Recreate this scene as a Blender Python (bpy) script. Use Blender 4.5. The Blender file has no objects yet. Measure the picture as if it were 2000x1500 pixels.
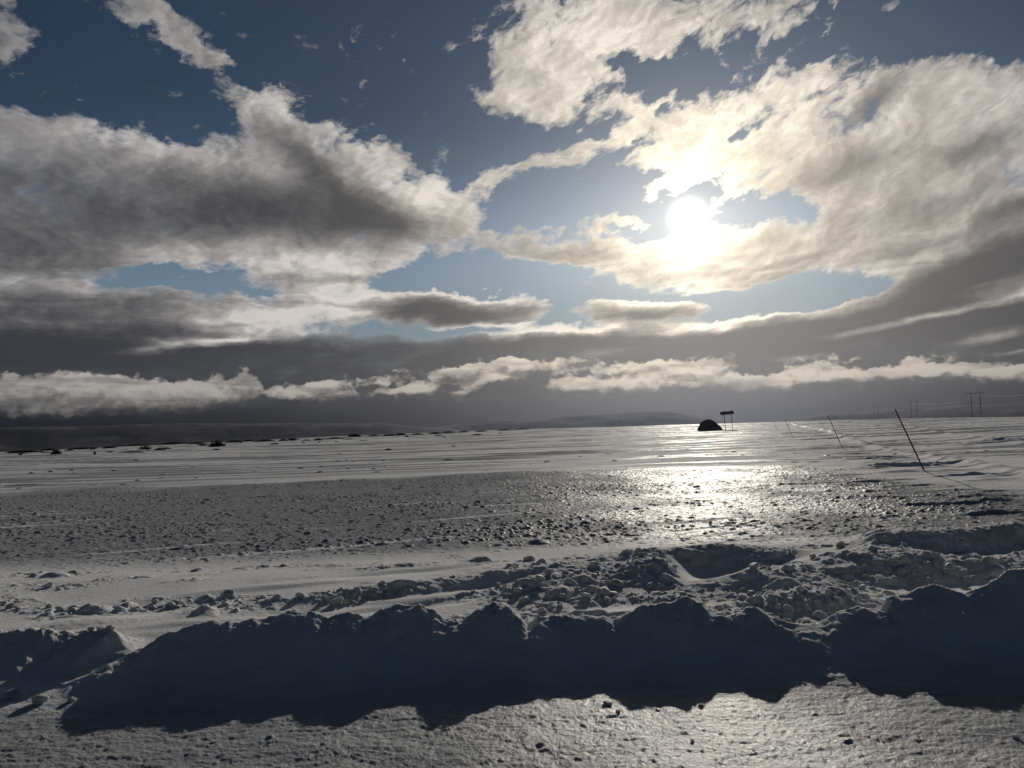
import bpy, math, random
import numpy as np
from mathutils import Matrix, Vector

scene = bpy.context.scene
COL = scene.collection
R = math.radians

# ------------------------------------------------------------------ camera
EYE = 1.6                                     # metres above the lay-by the photographer stands on
FPX = 1000 / math.tan(R(32.5))                # focal length in pixels of a 2000 px wide frame
PITCH = math.atan(100 / FPX)
ROLL = math.atan(64 / 2000)
c_f = np.array([0, math.cos(PITCH), math.sin(PITCH)])
_u0 = np.array([0, -math.sin(PITCH), math.cos(PITCH)])
_r0 = np.array([1.0, 0, 0])
c_r = _r0 * math.cos(ROLL) - _u0 * math.sin(ROLL)
c_u = _u0 * math.cos(ROLL) + _r0 * math.sin(ROLL)
cam_data = bpy.data.cameras.new('camera')
cam_data.sensor_width = 36
cam_data.lens = 18 / math.tan(R(32.5))
cam_data.clip_start = 0.05
cam_data.clip_end = 40000
cam = bpy.data.objects.new('camera', cam_data)
COL.objects.link(cam)
cam.matrix_world = Matrix(((c_r[0], c_u[0], -c_f[0], 0), (c_r[1], c_u[1], -c_f[1], 0),
                           (c_r[2], c_u[2], -c_f[2], EYE), (0, 0, 0, 1)))
scene.camera = cam


def ray(px, py):
    d = c_f + (px - 1000) / FPX * c_r + (750 - py) / FPX * c_u
    return d / np.linalg.norm(d)


def azel(px, py):
    d = ray(px, py)
    return math.degrees(math.atan2(d[0], d[1])), math.degrees(math.asin(d[2]))


def on_plane(px, py, z=0.0):
    d = ray(px, py)
    t = (z - EYE) / d[2]
    return d[0] * t, d[1] * t


def at_range(px, dist):
    """ground position seen in column px near the horizon, at a distance"""
    az = R(azel(px, 850)[0])
    return dist * math.sin(az), dist * math.cos(az)


SUN_AZ, SUN_EL = azel(1345, 425)

# ------------------------------------------------------------------ view
scene.view_settings.view_transform = 'Standard'
scene.view_settings.look = 'None'
scene.view_settings.exposure = 0.0
scene.view_settings.gamma = 1.0
scene.view_settings.use_curve_mapping = False
scene.render.engine = 'CYCLES'


# ------------------------------------------------------------------ node helper
class G:
    """small expression builder for shader node trees"""

    def __init__(self, tree):
        self.t = tree

    def n(self, kind, **kw):
        nd = self.t.nodes.new(kind)
        for k, v in kw.items():
            setattr(nd, k, v)
        return nd

    def put(self, sock, v):
        if isinstance(v, bpy.types.NodeSocket):
            self.t.links.new(v, sock)
        elif v is not None:
            sock.default_value = v

    def m(self, op, a, b=None, c=None, clamp=False):
        nd = self.n('ShaderNodeMath', operation=op, use_clamp=clamp)
        for i, v in enumerate((a, b, c)):
            if v is not None:
                self.put(nd.inputs[i], v)
        return nd.outputs[0]

    def v(self, op, a, b=None, c=None, scale=None):
        nd = self.n('ShaderNodeVectorMath', operation=op)
        for i, x in enumerate((a, b, c)):
            if x is not None:
                self.put(nd.inputs[i], x)
        if scale is not None:
            self.put(nd.inputs['Scale'], scale)
        return nd.outputs['Value'] if op in ('DOT_PRODUCT', 'LENGTH', 'DISTANCE') else nd.outputs['Vector']

    def xyz(self, x, y, z=0.0):
        nd = self.n('ShaderNodeCombineXYZ')
        for i, q in enumerate((x, y, z)):
            self.put(nd.inputs[i], q)
        return nd.outputs[0]

    def sep(self, v):
        nd = self.n('ShaderNodeSeparateXYZ')
        self.put(nd.inputs[0], v)
        return nd.outputs

    def noise(self, vec, scale, detail=6, rough=0.55, lac=2.0, dist=0.0, color=False):
        nd = self.n('ShaderNodeTexNoise', noise_dimensions='3D')
        self.put(nd.inputs['Vector'], vec)
        for k, x in (('Scale', scale), ('Detail', detail), ('Roughness', rough), ('Lacunarity', lac), ('Distortion', dist)):
            self.put(nd.inputs[k], x)
        return nd.outputs['Color'] if color else nd.outputs[0]

    def ramp(self, v, lo, hi, a=0.0, b=1.0, smooth=True):
        nd = self.n('ShaderNodeMapRange', interpolation_type='SMOOTHSTEP' if smooth else 'LINEAR')
        nd.clamp = True
        for i, x in enumerate((v, lo, hi, a, b)):
            self.put(nd.inputs[i], x)
        return nd.outputs[0]

    def mix(self, f, a, b):
        nd = self.n('ShaderNodeMix', data_type='RGBA')
        nd.clamp_factor = True
        self.put(nd.inputs[0], f)
        self.put(nd.inputs[6], a)
        self.put(nd.inputs[7], b)
        return nd.outputs[2]

    def rgb(self, r, g, b):
        nd = self.n('ShaderNodeRGB')
        nd.outputs[0].default_value = (r, g, b, 1)
        return nd.outputs[0]

    def group(self, name, ins, outs):
        """an empty node group with its own helper; ins/outs are (name, 'Float' | 'Vector' | 'Color' | 'Shader')"""
        ng = bpy.data.node_groups.new(name, 'ShaderNodeTree')
        for io, lst in (('INPUT', ins), ('OUTPUT', outs)):
            for nm, ty in lst:
                ng.interface.new_socket(nm, in_out=io, socket_type='NodeSocket' + ty)
        g = G(ng)
        return g, g.n('NodeGroupInput').outputs, g.n('NodeGroupOutput').inputs

    def use(self, g, *args):
        nd = self.n('ShaderNodeGroup')
        nd.node_tree = g.t
        for i, a in enumerate(args):
            self.put(nd.inputs[i], a)
        return nd.outputs

    def blobs(self, vec, lst, flat_top, cell):
        g, i, o = self.group('ellipses', [('P', 'Vector')], [('Sum', 'Float')])
        g.put(o[0], g.ellipses(i[0], lst, flat_top, cell))
        return self.use(g, vec)[0]

    def ellipses(self, vec, lst, flat_top, cell):
        """sum of the soft tilted ellipses (x, y, rx, ry, tilt, amount) that reach into one cell of the sky;
        vec = (azimuth, elevation, 1) in degrees"""
        a0, a1, e0, e1 = cell
        reach = 1.7 if flat_top else 2.6
        acc = None
        for (x, y, rx, ry, ang, amt) in lst:
            a, e = azel(x, y)
            k = 57.2958 / FPX * math.cos(math.atan(math.hypot(x - 1000, y - 750) / FPX))
            sx, sy, t = rx * k / max(math.cos(R(e)), .5), ry * k, R(ang - 1.8)
            ct, st = math.cos(t), math.sin(t)
            hx, hy = reach * math.hypot(sx * ct, sy * st) + 2.5, reach * math.hypot(sx * st, sy * ct) + 1.6
            if a + hx < a0 or a - hx > a1 or e + hy < e0 or e - hy > e1:
                continue
            u = self.v('DOT_PRODUCT', vec, (ct / sx, st / sx, -(a * ct + e * st) / sx))
            w = self.v('DOT_PRODUCT', vec, (-st / sy, ct / sy, (a * st - e * ct) / sy))
            q = self.m('MULTIPLY_ADD', u, u, self.m('MULTIPLY', w, w))
            if flat_top:
                q = self.m('MULTIPLY', q, q)
            g = self.m('POWER', math.exp(-1), q)
            acc = self.m('MULTIPLY', g, amt) if acc is None else self.m('MULTIPLY_ADD', g, amt, acc)
        return 0.0 if acc is None else acc


# ------------------------------------------------------------------ sky
COVER = [
    # wisps at the top left
    (-20, 50, 80, 110, 0, .75), (260, 12, 160, 44, -18, .62), (365, 72, 100, 34, -30, .62), (425, 105, 35, 28, 0, .45), (430, 165, 45, 16, 0, .3),
    # the large left-hand cumulus
    (120, 400, 460, 130, 0, 1.1), (480, 350, 240, 110, -15, 1.0), (515, 215, 75, 50, -20, .75), (640, 310, 150, 62, -30, .9),
    (790, 385, 130, 62, -12, .95), (720, 450, 210, 80, 0, 1.0), (860, 410, 75, 55, 20, .7), (120, 275, 190, 45, -5, .7),
    (610, 520, 130, 36, 5, .7), (330, 497, 200, 40, 10, .6), (60, 500, 140, 70, 0, .9), (770, 300, 45, 24, -20, .6),
    # layered deck on the left
    (330, 610, 460, 48, 2, 1.1), (660, 570, 105, 40, 0, .9), (150, 650, 320, 60, 0, 1.0), (890, 604, 170, 34, -3, 1.5), (1000, 625, 55, 20, 0, .6),
    # broken sheet on the upper right
    (1085, 90, 175, 140, 0, .9), (1350, 25, 300, 70, 8, .75), (1030, 185, 95, 48, -8, .8), (1500, 140, 260, 80, 22, .5),
    (1760, 260, 330, 150, 0, .65), (1450, 265, 210, 60, 15, .6), (1250, 225, 120, 40, 10, .6), (1860, 340, 240, 100, 0, .55),
    (1620, 370, 270, 80, 14, .6), (1880, 165, 170, 60, -15, .5), (1300, 265, 120, 34, 15, .4), (1190, 275, 110, 24, 28, .6), (1500, 330, 120, 40, 10, .4),
    # around the sun
    (1345, 342, 105, 26, 22, 1.5), (1380, 396, 42, 11, 14, .9), (1310, 462, 60, 12, 4, .7), (1275, 318, 55, 22, 22, .6), (1060, 484, 150, 38, -3, 1.0), (1250, 495, 180, 40, 0, 1.0),
    (1400, 515, 190, 48, 2, 1.0), (1620, 485, 250, 58, 8, 1.1), (1205, 432, 58, 13, 5, .9), (1412, 405, 20, 8, -10, .8),
    (1045, 322, 105, 24, 17, 1.05), (955, 362, 45, 18, 20, .6),
    # lens clouds and the diagonal dark bank
    (1255, 607, 135, 24, 0, 1.5), (1920, 520, 260, 55, 18, 1.2), (1760, 590, 260, 46, 13, 1.2), (1540, 640, 280, 36, 8, 1.2),
    (1960, 590, 200, 50, 8, 1.0), (1230, 652, 260, 20, 1, .9), (1850, 450, 250, 70, 10, 1.0),
    # clear gaps
    (290, 548, 130, 14, 5, -.3), (1255, 128, 95, 24, -8, -.9), (1385, 152, 48, 20, -20, -.7), (1335, 205, 80, 16, 30, -.5), (1130, 250, 90, 22, 10, -.4), (1080, 300, 60, 20, 15, -.3), (1600, 190, 40, 12, 0, -.4),
    (1478, 240, 60, 22, 40, -.7), (1910, 40, 230, 52, -8, -1.1), (1640, 65, 90, 24, 28, -.6), (1500, 402, 95, 30, 0, -.9),
    (1560, 568, 120, 34, 10, -.8), (930, 540, 190, 34, 2, -1.0), (1200, 385, 110, 40, 10, -.6), (1690, 550, 50, 14, 10, -.5), (330, 225, 140, 40, -10, -.5),
    (1975, 350, 60, 22, 20, -.5), (1345, 405, 60, 34, 0, -.6),
]
DARK = [
    (560, 405, 250, 42, -5, .8), (700, 400, 90, 42, -12, .75), (220, 420, 320, 60, 0, .55), (90, 500, 170, 45, 0, .5), (775, 440, 55, 20, -10, .9),
    (610, 325, 110, 30, -34, .75), (40, 340, 150, 30, 0, .3), (330, 590, 190, 20, 4, .45), (90, 620, 240, 40, 0, .6), (270, 640, 150, 30, 0, .3),
    (870, 610, 150, 20, -3, 1.5), (630, 545, 130, 9, 4, .35), (480, 430, 180, 30, 0, .3),
    (1705, 208, 75, 20, 32, 1.0), (1650, 320, 110, 26, 12, .7), (1890, 300, 80, 26, 15, .6), (1820, 400, 120, 26, 12, .3), (1780, 130, 140, 40, 0, .12),
    (1040, 490, 90, 14, -2, .4), (1490, 515, 120, 9, 6, .35), (1265, 613, 85, 11, 0, 1.1),
    (1930, 520, 190, 38, 20, 1.6), (1750, 600, 200, 22, 14, .8), (1500, 655, 220, 14, 8, .8), (1930, 612, 160, 10, 8, .8), (1985, 400, 70, 18, 12, .8),
    (1850, 690, 320, 20, 4, .5), (1130, 665, 100, 9, 2, .5), (1900, 450, 150, 14, 10, .4),
    (1690, 642, 120, 15, 7, -1.1), (1800, 622, 70, 9, 10, -.8), (1935, 658, 80, 15, 8, -1.7), (1890, 602, 110, 8, 14, -.8), (1985, 690, 60, 6, 4, -1.1),
    (430, 668, 130, 12, 3, -1.7), (300, 682, 60, 10, 10, -1.2), (980, 647, 130, 10, 0, -1.3), (560, 612, 150, 26, 2, -.6), (690, 590, 70, 30, 0, -.5),
    (1640, 655, 100, 8, 6, -.7), (1100, 640, 120, 12, 0, -1.0), (1380, 640, 120, 12, 6, -1.2), (1550, 700, 60, 8, 4, -.9), (1200, 690, 120, 10, 0, -.5), (1480, 610, 120, 16, 10, -.6),
    (1250, 655, 120, 8, 2, -.5), (640, 650, 120, 9, 0, -.5),
    # sunlit rims and the thin sheet
    (850, 395, 80, 60, 20, -.45), (700, 290, 120, 30, -32, -.4), (520, 195, 60, 36, 0, -.4), (620, 515, 150, 32, 5, -.5), (330, 497, 130, 26, 8, -.4),
    (1150, 100, 180, 130, 0, -.35), (1450, 200, 220, 140, 15, -.3), (1800, 220, 250, 130, 0, -.2), (690, 570, 70, 24, 0, -.5), (250, 265, 160, 25, -5, -.3),
    (900, 578, 150, 9, -3, -.6), (1255, 590, 110, 8, 0, -.5),
]
PUFFS = [
    (90, 778, 260, 46, 0, 1.0), (160, 750, 70, 30, 0, .5), (330, 775, 130, 34, -3, .85), (445, 760, 75, 32, 0, .8), (482, 742, 28, 22, 0, .5),
    (610, 772, 92, 22, 0, 1.1), (632, 757, 28, 16, 0, .6), (795, 768, 76, 17, 3, 1.1), (822, 757, 32, 13, 0, .5),
    (940, 726, 90, 22, 9, .9), (880, 736, 50, 14, 10, .5), (1000, 710, 30, 14, 0, .7), (935, 757, 62, 16, 22, .9), (990, 745, 55, 15, 8, .6), (1060, 722, 60, 14, -5, .5),
    (1110, 754, 42, 20, 0, .9), (1185, 755, 105, 21, 3, 1.05), (1310, 745, 95, 27, 4, 1.0), (1420, 751, 115, 22, -3, 1.0), (1290, 722, 150, 14, 2, .4), (1380, 718, 60, 14, 5, .5),
    (1580, 731, 85, 20, 5, 1.0), (1500, 752, 60, 12, 0, .5), (1700, 738, 165, 20, 3, 1.05), (1775, 721, 55, 18, 0, .6), (1885, 728, 85, 23, 0, 1.0), (1995, 738, 80, 22, 0, 1.0),
    (1500, 773, 60, 7, -2, .4), (700, 748, 80, 10, 5, .3), (770, 735, 120, 16, 6, .5), (1150, 712, 150, 15, -2, .55), (1360, 702, 120, 11, 3, .45), (1610, 702, 120, 11, 3, .42), (1850, 695, 90, 9, 4, .4),
]

world = bpy.data.worlds.new('World')
scene.world = world
world.use_nodes = True
wt = world.node_tree
wt.nodes.clear()


def build_sky():
    g = G(wt)
    D = g.v('NORMALIZE', g.n('ShaderNodeTexCoord').outputs['Generated'])
    dx, dy, dz = g.sep(D)
    az = g.m('MULTIPLY', g.m('ARCTAN2', dx, dy), 57.29578)
    el = g.m('MULTIPLY', g.m('ARCSINE', dz), 57.29578)
    P = g.xyz(az, el, 1.0)
    sd = (math.sin(R(SUN_AZ)) * math.cos(R(SUN_EL)), math.cos(R(SUN_AZ)) * math.cos(R(SUN_EL)), math.sin(R(SUN_EL)))
    cosang = g.m('MINIMUM', g.v('DOT_PRODUCT', D, sd), 0.9999999)
    ang = g.m('MULTIPLY', g.m('ARCCOSINE', cosang), 57.29578)      # degrees from the sun
    sky = g.n('ShaderNodeTexSky', sky_type='NISHITA')
    sky.sun_disc = False
    sky.sun_elevation = R(SUN_EL)
    sky.sun_rotation = R(SUN_AZ)
    sky.altitude = 400
    sky.air_density = 1.0
    sky.dust_density = 0.6
    sky.ozone_density = 2.0
    gain = g.m('MULTIPLY', g.m('ADD', 0.50, g.ramp(el, 23.0, 9.0, 0.0, 0.68)), g.ramp(ang, 38.0, 80.0, 1.0, 0.46))
    gain = g.m('MULTIPLY_ADD', g.m('POWER', math.exp(-1), g.m('POWER', g.m('DIVIDE', ang, 13.0), 2.0)), 0.30, gain)
    blue = g.v('MULTIPLY', g.v('SCALE', sky.outputs[0], scale=gain), SKY_TINT)
    blue = g.mix(g.ramp(el, 15.0, 8.0, 0.0, 0.6), blue, (2.2, 2.75, 3.2, 1))        # paler air low down

    shared = (az, el, ang, blue, P)
    top = g

    def surface(g, col):
        bg = g.n('ShaderNodeBackground')
        g.put(bg.inputs[0], col)
        bg.inputs[1].default_value = 0.1
        return bg.outputs[0]

    def choose(test, a, b):
        """test > 0 picks b; only the picked branch is worked out"""
        nd = g.n('ShaderNodeMixShader')
        g.put(nd.inputs[0], test)
        g.put(nd.inputs[1], a)
        g.put(nd.inputs[2], b)
        return nd.outputs[0]

    def cell_sky(cell):
        a0, a1, e0, e1 = cell
        g, (az, el, ang, blue, P, _), (result, _) = top.group('sky_cell', [('az', 'Float'), ('el', 'Float'), ('ang', 'Float'), ('blue', 'Color'), ('P', 'Vector')], [('Sky', 'Shader')])

        def lobe(width, p=2.0):
            return g.m('POWER', math.exp(-1), g.m('POWER', g.m('DIVIDE', ang, width), p))

        wild = a1 > 90 or e0 > 25                           # outside the photographed sector
        low = e0 < 8
        # clouds get smaller and flatter towards the horizon
        ye = g.m('MULTIPLY_ADD', g.m('SUBTRACT', 1.0, g.m('POWER', math.exp(-1 / 5), el)), 8.0, el)
        # the streets of the right-hand sheet climb to the right
        u = g.m('MAXIMUM', g.m('ADD', az, 6.0), 0.0)
        climb = g.m('MULTIPLY', g.m('DIVIDE', g.m('MULTIPLY', u, u), g.m('ADD', u, 8.0)), g.m('MULTIPLY', g.m('SUBTRACT', 1.0, g.m('POWER', math.exp(-1 / 12), el)), 0.30))
        yt = g.m('SUBTRACT', ye, climb)
        Q = g.xyz(g.m('MULTIPLY_ADD', yt, -0.1, az), g.m('MULTIPLY', yt, 1.6), 3.7)
        small = g.ramp(el, 3.0, 12.0, 0.4, 1.0)
        wx, wy, _ = g.sep(g.v('SUBTRACT', g.noise(Q, 0.16, 5, 0.62, color=True), (0.5, 0.5, 0.5)))
        warp = g.xyz(wx, wy, 0.0)
        Pw = g.v('ADD', P, g.xyz(g.m('MULTIPLY', g.m('MULTIPLY', wx, 6.5), small), g.m('MULTIPLY', g.m('MULTIPLY', wy, 4.5), small), 0.0))
        Qw = g.v('ADD', Q, g.v('SCALE', warp, scale=3.4))
        fb = g.noise(Qw, 0.33, 8, 0.60)
        fbs = g.noise(g.v('ADD', Qw, g.v('SCALE', g.v('NORMALIZE', g.v('SUBTRACT', (SUN_AZ, SUN_EL + 6, 0), P)), scale=0.5)), 0.33, 6, 0.60)
        relief = g.m('SUBTRACT', fb, fbs)                  # > 0 where the cloud thins towards the sun
        fb2 = g.noise(g.v('ADD', Qw, (31.0, 7.0, 2.0)), 0.75, 7, 0.62)
        nz = g.m('SUBTRACT', fb, 0.5)
        cov = 0.02 if wild else g.m('MULTIPLY_ADD', g.blobs(Pw, COVER, True, cell), 1.2, -0.12)
        cov = g.m('MULTIPLY_ADD', nz, g.ramp(el, 6.0, 13.0, 1.3, 2.7), cov)
        cov = g.m('MULTIPLY_ADD', g.m('SUBTRACT', fb2, 0.5), g.ramp(el, 6.0, 14.0, 0.35, 1.75 if a1 < 10 else 2.2), cov)
        dk = 0.1
        if not wild:
            Pd = g.v('ADD', P, g.xyz(g.m('MULTIPLY', g.m('MULTIPLY', wx, 4.0), small), g.m('MULTIPLY', g.m('MULTIPLY', wy, 2.6), small), 0.0))
            dk = g.blobs(Pd, DARK, False, cell)
        if not wild and (low or e0 < 15):
            strata = g.noise(g.xyz(g.m('MULTIPLY', az, 0.07), g.m('MULTIPLY_ADD', az, -0.03, g.m('MULTIPLY', el, 0.62)), 5.5), 1.6, 6, 0.5, dist=0.6)
            dk = g.m('MULTIPLY_ADD', g.m('MULTIPLY', g.m('SUBTRACT', strata, 0.5), g.ramp(el, 15.0, 8.0)), 1.6, dk)
        if low or wild:
            deck = g.ramp(g.m('MULTIPLY_ADD', wy, 2.0, el), 7.9, 6.4)
            cov = g.m('MULTIPLY_ADD', deck, 1.2, cov)
            dk = g.m('MULTIPLY_ADD', deck, 1.5, dk)
        dk = g.m('MULTIPLY_ADD', nz, 0.75, dk)
        near, mid, wide = lobe(2.6, 1.5), lobe(7.0), lobe(22.0, 1.5)
        # cloud brightness: thin cloud glows with forward-scattered sun, thick cloud is grey
        tau = g.m('MAXIMUM', g.m('SUBTRACT', cov, 0.30), 0.0)
        alpha = g.m('SUBTRACT', 1.0, g.m('POWER', math.exp(-1), g.m('MULTIPLY', g.m('POWER', tau, 1.5), g.ramp(el, 9.0, 17.0, 4.4, 3.0))))
        dark = g.m('MULTIPLY_ADD', g.ramp(tau, 0.3, 1.6), 0.22, dk)
        dark = g.m('MULTIPLY_ADD', relief, -1.9, dark)
        trans = g.m('POWER', math.exp(-1), g.ramp(dark, -0.3, 1.5, -0.35, 2.75, smooth=False))
        lit = g.v('ADD', (0.41, 0.385, 0.365), g.v('SCALE', (0.30, 0.245, 0.165), scale=wide))
        lit = g.v('ADD', lit, g.v('SCALE', (0.34, 0.25, 0.09), scale=mid))
        lit = g.v('ADD', lit, g.v('SCALE', (3.6, 3.15, 2.4), scale=near))
        if low:
            lit = g.v('SCALE', lit, scale=g.ramp(el, 2.0, 9.0, 1.8, 1.12))
        else:
            lit = g.v('SCALE', lit, scale=g.ramp(el, 8.0, 16.0, 1.14, 1.0))
        amb = g.v('ADD', (0.010, 0.013, 0.022) if wild else (0.021, 0.027, 0.040), g.v('SCALE', (0.23, 0.195, 0.14), scale=lobe(17.0)))
        back = g.ramp(ang, 36.0, 70.0, 1.0, 0.10)
        cl = g.v('ADD', g.v('SCALE', lit, scale=g.m('MULTIPLY', trans, back)), amb)
        col = g.mix(alpha, blue, g.v('SCALE', cl, scale=10.0))
        if low:
            # air over the far plain below the cloud
            hz = g.v('ADD', (0.016, 0.022, 0.036), g.v('SCALE', (0.40, 0.34, 0.27), scale=lobe(18.0)))
            col = g.mix(g.ramp(el, 3.4, 1.2, 0.0, 0.9), col, g.v('SCALE', hz, scale=10.0))
            # line of small bright cumulus
            Qp = g.xyz(az, g.m('MULTIPLY', el, 1.35), 9.1)
            pwx, pwy, _ = g.sep(g.v('SUBTRACT', g.noise(Qp, 0.8, 5, 0.6, color=True), (0.5, 0.5, 0.5)))
            pw = g.xyz(pwx, pwy, 0.0)

            def puff(P_, Q_):
                Pp = g.v('ADD', P_, g.v('MULTIPLY', pw, (1.8, 1.1, 0)))
                nq = g.noise(g.v('ADD', Q_, g.v('SCALE', pw, scale=.8)), 1.5, 7, 0.55)
                return g.m('MULTIPLY_ADD', g.m('SUBTRACT', nq, 0.5), 1.5, g.blobs(Pp, PUFFS, True, cell))
            p0 = puff(P, Qp)
            p_up = puff(g.v('ADD', P, (0, 0.45, 0)), g.v('ADD', Qp, (0, 0.61, 0)))
            p_dn = puff(g.v('ADD', P, (0, -0.5, 0)), g.v('ADD', Qp, (0, -0.68, 0)))
            palpha = g.m('MULTIPLY', g.ramp(p0, 0.34, 0.75), g.ramp(p_dn, -0.05, 0.95))
            pb = g.ramp(g.m('SUBTRACT', p0, p_up), -0.6, 0.7, 0.36, 1.0)
            plit = g.v('ADD', (0.62, 0.57, 0.52), g.v('SCALE', (0.65, 0.50, 0.28), scale=lobe(20.0)))
            pcol = g.v('ADD', g.v('SCALE', plit, scale=pb), (0.05, 0.052, 0.058))
            palpha = g.m('MULTIPLY', palpha, g.ramp(g.noise(g.xyz(g.m('MULTIPLY', az, 0.16), el, 2.2), 1.0, 3, 0.55), 0.34, 0.56, 0.45, 1.0))
            col = g.mix(palpha, col, g.v('SCALE', pcol, scale=10.0))
        if not wild and not low:
            # the sun's own glare through the thin cloud
            col = g.v('ADD', col, g.v('SCALE', (70.0, 68.0, 62.0), scale=g.m('MULTIPLY', lobe(0.76), g.ramp(tau, 0.15, 1.0, 1.0, 0.12))))
            col = g.v('ADD', col, g.v('SCALE', (3.8, 3.35, 2.6), scale=lobe(3.2, 1.3)))
        g.put(result, surface(g, col))
        return top.use(g, *shared)[0]

    AC, E1, E2, AM, EM = 2.0, 8.0, 18.0, 50.0, 40.0
    right = g.m('GREATER_THAN', az, AC)

    def band(e0, e1):
        return choose(right, cell_sky((-AM, AC, e0, e1)), cell_sky((AC, AM, e0, e1)))
    sector = choose(g.m('GREATER_THAN', el, E1), band(-2, E1), choose(g.m('GREATER_THAN', el, E2), band(E1, E2), band(E2, EM)))
    outside = g.m('MAXIMUM', g.m('GREATER_THAN', g.m('ABSOLUTE', az), AM), g.m('GREATER_THAN', el, EM))
    above = choose(outside, sector, cell_sky((AM, 180, -2, 90)))
    final = choose(g.m('GREATER_THAN', el, -2.0), surface(g, (0.5, 0.5, 0.55, 1)), above)
    g.t.links.new(final, g.n('ShaderNodeOutputWorld').inputs[0])
    world.cycles.sampling_method = 'MANUAL'
    world.cycles.sample_map_resolution = 512


SKY_TINT = (0.325, 0.37, 0.42)
build_sky()

sun_data = bpy.data.lights.new('sun', 'SUN')
sun_data.energy = 3.0
sun_data.angle = R(0.6)
sun_data.color = (1.0, 0.925, 0.81)
sun = bpy.data.objects.new('sun', sun_data)
COL.objects.link(sun)
_s = Vector((math.sin(R(SUN_AZ)) * math.cos(R(SUN_EL)), math.cos(R(SUN_AZ)) * math.cos(R(SUN_EL)), math.sin(R(SUN_EL))))
sun.rotation_euler = _s.to_track_quat('Z', 'Y').to_euler()

# ------------------------------------------------------------------ terrain: noise
_rng = np.random.default_rng(11)
_PERM = _rng.permutation(4096).astype(np.int32)
_GA = _rng.uniform(0, 2 * np.pi, 4096)
_GX, _GY = np.cos(_GA).astype(np.float32), np.sin(_GA).astype(np.float32)
_RND = _rng.random((4096, 5)).astype(np.float32)


def _hash(ix, iy, seed):
    return _PERM[(ix + _PERM[(iy + seed * 131) & 4095]) & 4095]


def perlin(x, y, seed=0):
    xf, yf = np.floor(x), np.floor(y)
    ix, iy = xf.astype(np.int32), yf.astype(np.int32)
    fx, fy = (x - xf).astype(np.float32), (y - yf).astype(np.float32)
    u, v = fx * fx * fx * (fx * (fx * 6 - 15) + 10), fy * fy * fy * (fy * (fy * 6 - 15) + 10)

    def dot(dx, dy):
        h = _hash(ix + dx, iy + dy, seed)
        return _GX[h] * (fx - dx) + _GY[h] * (fy - dy)
    a, b, c, d = dot(0, 0), dot(1, 0), dot(0, 1), dot(1, 1)
    return (a + u * (b - a) + v * ((c + u * (d - c)) - (a + u * (b - a)))) * 1.4


def fbm(x, y, octaves=4, gain=0.5, seed=0):
    s, amp, tot = 0, 1.0, 0.0
    for i in range(octaves):
        s = s + amp * perlin(x * 2 ** i + 17.3 * i, y * 2 ** i - 9.1 * i, seed + i)
        tot += amp
        amp *= gain
    return s / tot


def clods(x, y, cell, rmin, rmax, hmin, hmax, prob, seed=0, sharp=0.5, block=0.0):
    """broken lumps scattered one to a cell: height field (block > 0 makes them squarer, with tilted tops)"""
    gx, gy = x / cell, y / cell
    ix0, iy0 = np.floor(gx).astype(np.int32), np.floor(gy).astype(np.int32)
    out = np.zeros_like(x, dtype=np.float32)
    for dx in (-1, 0, 1):
        for dy in (-1, 0, 1):
            q = _RND[_hash(ix0 + dx, iy0 + dy, seed)]
            k = q[..., 2] / prob
            rad = np.where(k < 1, rmin + (rmax - rmin) * np.maximum(1 - k, 0) ** 1.5, 1e-6)
            asp = 0.75 + 0.6 * q[..., 3]
            th = q[..., 3] * 12.0
            c, s_ = np.cos(th), np.sin(th)
            ex, ey = x - (ix0 + dx + q[..., 0]) * cell, y - (iy0 + dy + q[..., 1]) * cell
            u, v = (ex * c + ey * s_) * asp / rad, (ey * c - ex * s_) / asp / rad
            d2 = u * u + v * v
            if block:
                d2 = (1 - block) * d2 + block * np.maximum(u * u, v * v) * 1.25
            hh = (hmin + (hmax - hmin) * q[..., 4]) * (0.35 + 0.65 * rad / rmax)
            if block:
                hh = hh * (1 + block * .7 * np.clip(u * (q[..., 0] - .5) + v * (q[..., 1] - .5), -1, 1) * 2)
            out = np.maximum(out, hh * np.maximum(0, 1 - d2) ** sharp)
    return out


def sstep(x, a, b):
    t = np.clip((x - a) / (b - a), 0, 1)
    return t * t * (3 - 2 * t)


def bump2(x, y, cx, cy, rx, ry, ang=0.0, p=1.0):
    c, s = math.cos(ang), math.sin(ang)
    dx, dy = x - cx, y - cy
    q = ((dx * c + dy * s) / rx) ** 2 + ((-dx * s + dy * c) / ry) ** 2
    return np.exp(-q ** p)


# crest line of the ploughed bank in front of the lay-by, read off the photograph
_CREST = [(-300, 1252), (0, 1240), (40, 1233), (90, 1237), (133, 1256), (170, 1240), (215, 1228), (250, 1236), (290, 1252), (330, 1240), (400, 1218),
          (470, 1215), (540, 1205), (580, 1191), (610, 1195), (640, 1208), (680, 1195), (720, 1205), (745, 1192), (780, 1181), (820, 1182),
          (850, 1200), (870, 1212), (905, 1212), (930, 1195), (955, 1182), (975, 1180), (1000, 1190), (1018, 1205), (1030, 1222), (1050, 1205),
          (1100, 1202), (1180, 1205), (1200, 1214), (1252, 1182), (1332, 1174), (1368, 1178), (1388, 1200), (1424, 1210), (1480, 1196),
          (1520, 1212), (1600, 1218), (1640, 1196), (1680, 1184), (1720, 1190), (1732, 1168), (1780, 1154), (1820, 1142), (1880, 1160),
          (1932, 1138), (1968, 1112), (2000, 1108), (2100, 1100), (2400, 1095)]
BANK_Y = 5.97
_BX = [-9, -3.5, -2.43, -1.65, -1.37, -.77, -.17, .04, .35, .63, .99, 1.25, 1.55, 1.99, 2.32, 2.7, 3.12, 5, 9]
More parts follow.
